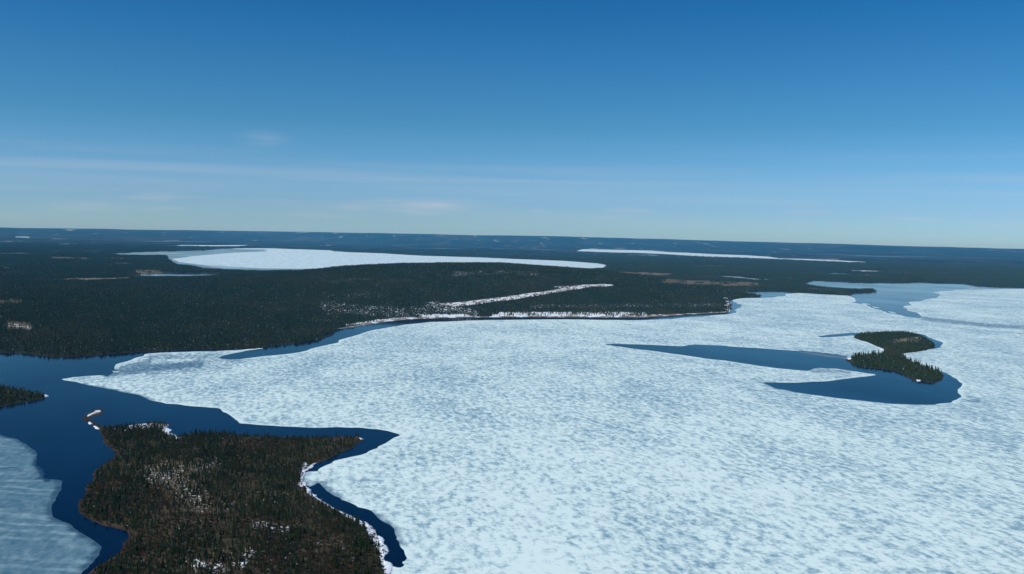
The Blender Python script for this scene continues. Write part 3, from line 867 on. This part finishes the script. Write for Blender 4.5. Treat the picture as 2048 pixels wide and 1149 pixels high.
# ------------------------------------------------------------------ snow banks on the shores
def snow_bank(px, label, height_fn, poly, step=1.6, thick=0.55):
    out = roughen(at(px), 0.07, 2.0, 3, int(px[0][0]) + 3)
    lo, hi = out.min(0) - step, out.max(0) + step
    gx, gy = np.arange(lo[0], hi[0] + step, step), np.arange(lo[1], hi[1] + step, step)
    XX, YY = np.meshgrid(gx, gy)
    Xr, Yr = XX.ravel(), YY.ravel()
    j, i = np.meshgrid(np.arange(len(gy) - 1), np.arange(len(gx) - 1), indexing='ij')
    k = (j * len(gx) + i).ravel()
    q = np.stack([k, k + 1, k + len(gx) + 1, k + len(gx)], -1)
    sd = sdf(out, np.stack([Xr, Yr], -1))
    V, S, T = clip_sheet(Xr, Yr, q[(sd[q] > 0).any(1)], sd, 0.0, 0.3)
    g = np.maximum(height_fn(V[:, 0], V[:, 1], sdf(poly, V[:, :2])), 0.15)
    lowv = V[:, 2] < -0.1
    V[:, 2] = g + 0.12 + thick * (1 - np.exp(-S / 2.5)) * (0.7 + 0.6 * fbm(V[:, 0] / 5, V[:, 1] / 5, 2)) - np.where(lowv, 0.5, 0)
    link('snow_bank', mesh_np('snow_bank', V, T, M_SNOW, True), label=label, category='snow bank')
snow_bank([(636, 926), (628, 930), (619, 938), (611, 947), (607, 958), (612, 970), (622, 983), (634, 994), (626, 992), (614, 981), (605, 968), (601, 957), (606, 944), (615, 935), (626, 928)],
          'curved white snow bank lining the cove on the foreground peninsula', pen_h, PENINSULA)
snow_bank([(751, 1070), (758, 1072), (766, 1084), (776, 1096), (776, 1108), (769, 1116), (764, 1108), (762, 1094), (756, 1082)],
          'thick white snow drift at the lower right shore of the foreground peninsula', pen_h, PENINSULA)
snow_bank([(721, 1040), (733, 1045), (745, 1054), (751, 1061), (746, 1064), (738, 1056), (726, 1046)], 'small snow bank just above the thick drift on the peninsula shore', pen_h, PENINSULA)
snow_bank([(769, 1122), (779, 1125), (786, 1133), (781, 1149), (782, 1180), (774, 1180), (772, 1149), (771, 1134)], 'white snow edge at the bottom of the photo where ice meets the peninsula', pen_h, PENINSULA)
snow_bank([(174, 833.5), (184, 828), (190, 823), (200, 821), (203, 824), (196, 827), (186, 830), (177, 834)], 'bright snow sliver on the hooked tip of the spit', pen_h, PENINSULA)
snow_bank([(176, 845), (181, 844.5), (185, 848), (181, 850), (177, 848)], 'small snow patch at the bend of the spit', pen_h, PENINSULA)
snow_bank([(186.5, 852.5), (192, 853), (198, 857), (197, 860), (190, 857.5)], 'small snow patch where the spit joins the wooded peninsula', pen_h, PENINSULA)
snow_bank([(250, 854), (262, 850.5), (285, 849), (312, 848), (332, 850), (334, 856), (325, 852), (305, 851), (285, 852), (262, 856)], 'long snow bank behind the trees on the peninsula back shore', pen_h, PENINSULA)
snow_bank([(330, 852), (337, 857), (339, 864), (346, 869), (351, 871), (350, 878), (340, 875), (330, 865)], 'snow bank running down from the back shore into the trees', pen_h, PENINSULA)
snow_bank([(712, 874.5), (719, 874.5), (727, 878.5), (724, 881), (716, 878)], 'pale snow patch on the pointed tip of the foreground peninsula', pen_h, PENINSULA)
snow_bank([(1832, 761), (1838, 760), (1842, 761.5), (1840, 763.4), (1834, 763.2)], 'bright snow patch on the near shore of the island', isl_h, ISLAND, 1.6, 0.5)
snow_bank([(1693, 717), (1699, 715.5), (1704, 717.5), (1702, 720), (1695, 719.5)], 'snow patch on the left tip of the island', isl_h, ISLAND, 2.0, 0.5)
snow_bank([(1759, 694.5), (1765, 697.5), (1769, 702.5), (1764, 704), (1762, 699)], 'snow corner in the notch between the two island lobes', isl_h, ISLAND, 2.0, 0.5)
snow_bank([(88, 790), (94, 790.5), (97.5, 793.5), (92, 795.5), (88, 793.5)], 'snow patch on the tip of the wooded point at the left edge', isl_h, ISLET, 1.6, 0.9)

# ------------------------------------------------------------------ trees
def spruce_mesh(seed, tiers, sides, name, mat, width=0.145, drop=0.05):
    """unit height narrow northern spruce: ragged drooping whorls round a bent leader"""
    rng = random.Random(seed)
    V, T = [], []
    bend = (rng.uniform(-0.02, 0.02), rng.uniform(-0.02, 0.02))
    low = rng.uniform(0.05, 0.12)
    for k in range(tiers):
        f = k / tiers
        z0 = low + (1 - low) * f
        z1 = min(1.0, z0 + (1 - low) / tiers * rng.uniform(1.7, 2.3))
        if k == tiers - 1:
            z1 = 1.0
        r = width * (1 - f) ** 0.75 * rng.uniform(0.7, 1.15) + 0.012
        cx, cy = bend[0] * f, bend[1] * f
        b = len(V)
        V.append((cx, cy, z1))
        ph = rng.uniform(0, 6.28)
        for s in range(sides):
            a = ph + 6.2832 * s / sides + rng.uniform(-0.25, 0.25)
            rr = r * (rng.uniform(0.8, 1.25) if s % 2 == 0 else rng.uniform(0.35, 0.6))
            V.append((cx + rr * math.cos(a), cy + rr * math.sin(a), z0 - drop * (rr / width) * rng.uniform(0.3, 1.0) + 0.01))
        for s in range(sides):
            T.append((b, b + 1 + s, b + 1 + (s + 1) % sides))
    me = mesh_np(name, V, T, mat, False)
    return me
def trunk_mesh(name):
    V, T = [], []
    for k, (z, r) in enumerate([(-0.05, 0.016), (0.3, 0.011), (0.9, 0.003)]):
        for s in range(5):
            a = 6.2832 * s / 5
            V.append((r * math.cos(a), r * math.sin(a), z))
    for k in range(2):
        for s in range(5):
            a, b = k * 5 + s, k * 5 + (s + 1) % 5
            T += [(a, b, b + 5), (a, b + 5, a + 5)]
    return mesh_np(name, V, T, M_BARK, True)
def join_np(parts, name, mat):
    V, T, n0 = [], [], 0
    for v, t in parts:
        V.append(v)
        T.append(t + n0)
        n0 += len(v)
    return mesh_np(name, np.vstack(V), np.vstack(T), mat, False)
def arrays(me):
    v = np.empty(len(me.vertices) * 3, np.float32)
    me.vertices.foreach_get('co', v)
    t = np.empty(len(me.polygons) * 3, np.int32)
    me.polygons.foreach_get('vertices', t)
    return v.reshape(-1, 3), t.reshape(-1, 3)
TRUNK = trunk_mesh('trunk')
CROWNS = [spruce_mesh(100 + i, 9, 9, 'crown', M_SPRUCE, [0.13, 0.16, 0.12, 0.18, 0.15, 0.11][i]) for i in range(6)]
tv, ttri = arrays(TRUNK)
def proto_collection(name, objs):
    c = bpy.data.collections.new(name)          # source shapes only, not part of the scene itself
    for n_, me_ in objs:
        c.objects.link(bpy.data.objects.new(n_, me_))
    return c
near_src = [('spruce_tree_shape', spruce_mesh(200 + i, 6, 7, 'spruce_tree_shape', M_SPRUCE, w)) for i, w in enumerate([0.13, 0.16, 0.12, 0.19, 0.15])]
mid_src = [('spruce_tree_shape', spruce_mesh(300 + i, 4, 6, 'spruce_tree_shape', M_SPRUCE_FAR, w)) for i, w in enumerate([0.13, 0.16, 0.11, 0.18])]
def clump_mesh(seed, n_, size):
    rng = np.random.default_rng(seed)
    parts = []
    for k in range(n_):
        sv, st = arrays(spruce_mesh(int(rng.integers(1e6)), 3, 5, 'tmp', M_SPRUCE_FAR, rng.uniform(0.13, 0.2)))
        h_ = rng.uniform(6, 11.5)
        parts.append((sv * h_ + np.array([*rng.uniform(-size / 2, size / 2, 2), -0.6]), st))
    return join_np(parts, 'spruce_clump', M_SPRUCE_FAR)
clump_src = [('spruce_clump', clump_mesh(500 + i, 34, 46)) for i in range(4)]
def shrub_mesh(seed):
    rng = random.Random(seed)
    V, T = [], []
    for k in range(16):
        a, r = rng.uniform(0, 6.28), rng.uniform(0.1, 0.9)
        x, y = r * 0.4 * math.cos(a), r * 0.4 * math.sin(a)
        ex, ey, ez = r * math.cos(a), r * math.sin(a), rng.uniform(0.5, 1.0)
        w = 0.16
        b = len(V)
        V += [(x * 0.3, y * 0.3, 0), (ex - w * math.sin(a), ey + w * math.cos(a), ez), (ex + w * math.sin(a), ey - w * math.cos(a), ez * rng.uniform(0.7, 1.1))]
        T.append((b, b + 1, b + 2))
    return mesh_np('shrub_shape', V, T, M_SHRUB)
shrub_src = [('shrub_shape', shrub_mesh(700 + i)) for i in range(4)]
C_NEAR, C_MID, C_CLUMP, C_SHRUB = (proto_collection(a, b) for a, b in
    (('near_shapes', near_src), ('mid_shapes', mid_src), ('clump_shapes', clump_src), ('shrub_shapes', shrub_src)))

def scatter(name, P3, scl, coll, nvar, label, seed):
    rng = np.random.default_rng(seed)
    me = bpy.data.meshes.new(name)
    me.vertices.add(len(P3))
    me.vertices.foreach_set('co', np.asarray(P3, np.float32).ravel())
    a = me.attributes.new('scl', 'FLOAT_VECTOR', 'POINT')
    a.data.foreach_set('vector', np.asarray(scl, np.float32).ravel())
    a = me.attributes.new('rot', 'FLOAT_VECTOR', 'POINT')
    rot = np.column_stack([rng.normal(0, 0.03, len(P3)), rng.normal(0, 0.03, len(P3)), rng.uniform(0, 6.28, len(P3))])
    a.data.foreach_set('vector', rot.astype(np.float32).ravel())
    a = me.attributes.new('pick', 'INT', 'POINT')
    a.data.foreach_set('value', rng.integers(0, nvar, len(P3)).astype(np.int32))
    o = link(name, me, kind='stuff', label=label)
    ng = bpy.data.node_groups.new(name, 'GeometryNodeTree')
    ng.interface.new_socket('Geometry', in_out='INPUT', socket_type='NodeSocketGeometry')
    ng.interface.new_socket('Geometry', in_out='OUTPUT', socket_type='NodeSocketGeometry')
    N = ng.nodes.new
    gi, go = N('NodeGroupInput'), N('NodeGroupOutput')
    ci = N('GeometryNodeCollectionInfo')
    ci.inputs['Collection'].default_value = coll
    ci.inputs['Separate Children'].default_value = True
    ci.inputs['Reset Children'].default_value = True
    iop = N('GeometryNodeInstanceOnPoints')
    iop.inputs['Pick Instance'].default_value = True
    def na(nm, ty):
        q = N('GeometryNodeInputNamedAttribute')
        q.data_type = ty
        q.inputs['Name'].default_value = nm
        return q.outputs['Attribute']
    ng.links.new(gi.outputs[0], iop.inputs['Points'])
    ng.links.new(ci.outputs[0], iop.inputs['Instance'])
    ng.links.new(na('pick', 'INT'), iop.inputs['Instance Index'])
    e2r = N('FunctionNodeEulerToRotation')
    ng.links.new(na('rot', 'FLOAT_VECTOR'), e2r.inputs[0])
    ng.links.new(e2r.outputs[0], iop.inputs['Rotation'])
    ng.links.new(na('scl', 'FLOAT_VECTOR'), iop.inputs['Scale'])
    ng.links.new(iop.outputs[0], go.inputs[0])
    md = o.modifiers.new('scatter', 'NODES')
    md.node_group = ng
    return o
def sizes(n_, lo, hi, rng, wide=(0.85, 1.3)):
    h_ = lo + (hi - lo) * rng.beta(2.0, 2.2, n_)
    w_ = h_ * rng.uniform(*wide, n_)
    return np.column_stack([w_, w_, h_])

# --- foreground peninsula
rng = np.random.default_rng(11)
lo, hi = PENINSULA.min(0), PENINSULA.max(0)
area = (hi[0] - lo[0]) * (hi[1] - lo[1])
P = rng.uniform(lo, hi, (int(area * 0.09), 2))
sd = sdf(PENINSULA, P)
P, sd = P[sd > 2.0], sd[sd > 2.0]
z = pen_h(P[:, 0], P[:, 1], sd)
P3 = np.column_stack([P, z - 0.15])
pp = project(P3)
open_ = np.zeros(len(P))
for ln, w, s in PEN_SNOW:
    open_ = np.maximum(open_, s * (1 - sstep(w * 0.4, w * 1.3, px_dist(ln, pp))))
dens = 0.35 + 0.75 * sstep(0.30, 0.62, fbm(P[:, 0] / 38, P[:, 1] / 55))
dens *= 1 - np.clip(open_ * 0.85, 0, 0.93)
dens *= sstep(1.5, 6, sd)
spit = (pp[:, 0] < 205) & (pp[:, 1] < 862)
dens[spit] *= 0.02
k = (rng.random(len(P)) < dens)
P3, pp = P3[k], pp[k]
S3 = sizes(len(P3), 1.8, 8.0, rng, (0.75, 1.5))
tips = (pp[:, 1] < 870)
S3[tips] *= 1.15
# the trees that show largest stand as things of their own
inside = (pp[:, 0] > 190) & (pp[:, 0] < 772) & (pp[:, 1] < 1148) & (pp[:, 1] > 840)
size_px = S3[:, 2] * F / np.hypot(np.hypot(P3[:, 0], P3[:, 1]), CAM_H)
order = np.argsort(-np.where(inside, size_px, 0))
single = order[:255]
mask = np.ones(len(P3), bool)
mask[single] = False
scatter('peninsula_forest', P3[mask], S3[mask], C_NEAR, len(near_src), 'dense mass of small dark spruces covering the foreground peninsula', 51)
def spruce_thing(i, p, s, label, group):
    e = bpy.data.objects.new('spruce_tree', None)
    e.empty_display_size = 1
    COL.objects.link(e)
    e.location = p
    e.scale = s
    e.rotation_euler = (0, 0, (i * 2.399) % 6.283)
    e['label'], e['category'], e['group'] = label, 'tree', group
    link('trunk', TRUNK, e)
    link('crown', CROWNS[i % 6], e)
def place_name(x, y):
    if y > 1122:
        return "at the photo's bottom edge, " + ('left end' if x < 380 else 'middle' if x < 580 else 'right end')
    if x < 285:
        return 'by its left shore'
    if y < 905:
        return 'near its far shore'
    if x > 640:
        return 'above the thick snow drift'
    if x < 440 and y < 1010:
        return 'around the snowy opening'
    if x > 520 and y < 1000:
        return 'behind the snow lined cove'
    return 'in its wooded middle, ' + ('left half' if x < 430 else 'right half')
for i, k in enumerate(single):
    spruce_thing(i, tuple(float(v) for v in P3[k]), tuple(float(v) for v in S3[k]),
                 'tall dark spruce on the foreground peninsula ' + place_name(*pp[k]), 'tallest spruces on the foreground peninsula')
# bare reddish shrubs between the trees
P = rng.uniform(lo, hi, (int(area * 0.16), 2))
sd = sdf(PENINSULA, P)
P, sd = P[sd > 1.0], sd[sd > 1.0]
pz = pen_h(P[:, 0], P[:, 1], sd)
pp = project(np.column_stack([P, pz]))
dn = 0.15 + 0.85 * sstep(0.42, 0.62, fbm(P[:, 0] / 48 + 7, P[:, 1] / 60 + 2))
dn = np.maximum(dn, 0.45 * (1 - sstep(2, 7, sd)))
dn[(pp[:, 0] < 205) & (pp[:, 1] < 862)] *= 0.06
k = rng.random(len(P)) < dn
n_ = int(k.sum())
h_ = rng.uniform(0.6, 1.7, n_)
scatter('shrubbery', np.column_stack([P[k], pz[k] - 0.05]), np.column_stack([h_ * 1.1, h_ * 1.1, h_]), C_SHRUB, 4, 'reddish brown bare shrubs between the spruces of the foreground peninsula', 52)

# --- island and left point
def small_forest(name, poly, dens, lo_h, hi_h, label, seed, group, single_sel, single_label):
    rng = np.random.default_rng(seed)
    lo, hi = poly.min(0), poly.max(0)
    P = rng.uniform(lo, hi, (int((hi[0] - lo[0]) * (hi[1] - lo[1]) * dens), 2))
    sd = sdf(poly, P)
    P, sd = P[sd > 4], sd[sd > 4]
    z = isl_h(P[:, 0], P[:, 1], sd)
    P3 = np.column_stack([P, z - 0.2])
    pp = project(P3)
    k = np.ones(len(P), bool)
    if name == 'island_forest':
        k &= ~((px_dist([(1790, 684), (1838, 679)], pp) < 5) & (rng.random(len(P)) < 0.8))
        k &= ~((pp[:, 0] < 1702))
    P3, pp, sd = P3[k], pp[k], sd[k]
    S3 = sizes(len(P3), lo_h, hi_h, rng)
    mk = np.ones(len(P3), bool)
    if single_sel is not None:
        c = np.where(single_sel(pp))[0]
        c = c[np.argsort(-S3[c, 2])][:single_sel.count]
        S3[c] *= 1.5
        mk[c] = False
        for i, q in enumerate(c):
            spruce_thing(i + 3, tuple(float(v) for v in P3[q]), tuple(float(v) for v in S3[q]), single_label, group)
    scatter(name, P3[mk], S3[mk], C_MID, len(mid_src), label, seed + 1)
class Sel:
    count = 45
    def __call__(self, pp):
        back = np.interp(pp[:, 0], [1706, 1729, 1758, 1800, 1814, 1826, 1844, 1857, 1870, 1886], [714, 711, 708, 712, 718, 724, 731, 736, 741, 749])
        return (pp[:, 1] > back - 1) & (pp[:, 1] < back + 5) & ~((pp[:, 0] > 1760) & (pp[:, 0] < 1812))
small_forest('island_forest', ISLAND, 0.055, 4.0, 9.6, 'dark spruce woods covering the two lobed island', 61,
             'spruces standing out along the near island lobe', Sel(), 'tall spruce standing out against the ice along the near island lobe')
small_forest('point_forest', ISLET, 0.05, 5.0, 10.0, 'dark spruce woods on the point at the left edge', 64, None, None, None)

# --- mainland
rng = np.random.default_rng(12)
def land_points(r0, r1, a0, a1, density):
    n_ = int(0.5 * (r1 ** 2 - r0 ** 2) * math.radians(a1 - a0) * density)
    r_ = np.sqrt(rng.uniform(r0 ** 2, r1 ** 2, n_))
    a_ = np.radians(rng.uniform(a0, a1, n_))
    return np.stack([r_ * np.sin(a_), r_ * np.cos(a_)], -1)
def strip_gap(P):
    A = STRIP_LINE[::6]
    best = np.full(len(P), 1e9)
    for k in range(len(A) - 1):
        d = A[k + 1] - A[k]
        t_ = np.clip(((P - A[k]) @ d) / (d @ d), 0, 1)
        e = P - A[k] - t_[:, None] * d
        best = np.minimum(best, np.hypot(e[:, 0], e[:, 1]))
    return best
P = land_points(2050, 3900, -31, 31, 0.035)
sd = -sdf(LAKE, P)
P, sd = P[sd > 4], sd[sd > 4]
z = mainland_height(P[:, 0], P[:, 1], np.minimum(sd, 600))
P3 = np.column_stack([P, z - 0.3])
bog, op = masks(P3, None)
px_ = project(P3)
beachy = (px_[:, 0] > 680) & (px_[:, 0] < 1400)
dn = 0.75 + 0.25 * fbm(P[:, 0] / 90, P[:, 1] / 90)
patch = fbm(P[:, 0] / 33 + 2, P[:, 1] / 33)
dn *= 1 - np.clip(op * 1.15, 0, 1) * sstep(0.34, 0.52, patch) * 0.95
dn *= 1 - 0.35 * np.clip(op, 0, 1)
dn *= 1 - 0.93 * np.clip(bog, 0, 1)
dn *= sstep(19, 27, strip_gap(P))
dn *= np.where(beachy, sstep(8, 34, sd), 1.0)
k = rng.random(len(P)) < dn
S3 = sizes(int(k.sum()), 5.5, 12.0, rng)
scatter('mainland_forest', P3[k], S3, C_MID, len(mid_src), 'dark spruce forest along the mainland shore and lower hillside', 71)
# further back: groves of spruces, several in each scattered clump
P = land_points(3850, 18000, -30, 30, 1 / 900.0)
r_ = np.hypot(P[:, 0], P[:, 1])
P = P[rng.random(len(P)) < np.interp(r_, [3850, 6500, 9000, 13000, 18000], [1, 1, 0.6, 0.35, 0.03])]
sd = shore_gap(P)
P, sd = P[sd > 24], sd[sd > 24]
z = mainland_height(P[:, 0], P[:, 1], sd)
P3 = np.column_stack([P, z - 0.3])
bog, op = masks(P3, None)
dn = (1 - 0.95 * np.clip(bog * 1.3, 0, 1)) * (1 - 0.93 * np.clip(op * 1.5, 0, 1)) * sstep(34, 44, strip_gap(P))
rr = np.hypot(P[:, 0], P[:, 1])
dn *= np.where((op > 0.1) & (rr < 6500), 1 - 0.6 * sstep(0.4, 0.55, fbm(P[:, 0] / 70, P[:, 1] / 70)), 1)
k = rng.random(len(P)) < dn
S = np.ones((int(k.sum()), 3)) * rng.uniform(0.85, 1.15, (int(k.sum()), 1))
scatter('far_forest', P3[k], S, C_CLUMP, len(clump_src), 'dark blue green forest stretching from the hill towards the horizon', 72)

# ------------------------------------------------------------------ haze
m = bpy.data.materials.new('haze_air')
m.use_nodes = True
nt = m.node_tree
nt.nodes.clear()
out = nt.nodes.new('ShaderNodeOutputMaterial')
pv = nt.nodes.new('ShaderNodeVolumePrincipled')
pv.inputs['Color'].default_value = (0.11, 0.55, 1.0, 1.0)
pv.inputs['Density'].default_value = 1.55e-5
pv.inputs['Absorption Color'].default_value = (1.0, 1.0, 1.0, 1.0)
pv.inputs['Anisotropy'].default_value = 0.0
nt.links.new(pv.outputs[0], out.inputs['Volume'])
hs, zb, zt = 46500.0, -5.0, 372.0
V = [(x, y, z) for z in (zb, zt) for x, y in ((-hs, -hs), (hs, -hs), (hs, hs), (-hs, hs))]
Fq = [(3, 2, 1, 0), (4, 5, 6, 7), (0, 1, 5, 4), (1, 2, 6, 5), (2, 3, 7, 6), (3, 0, 4, 7)]
link('haze', mesh_np('haze', V, Fq, m), kind='stuff', label='thin blue haze in the air over the whole country')
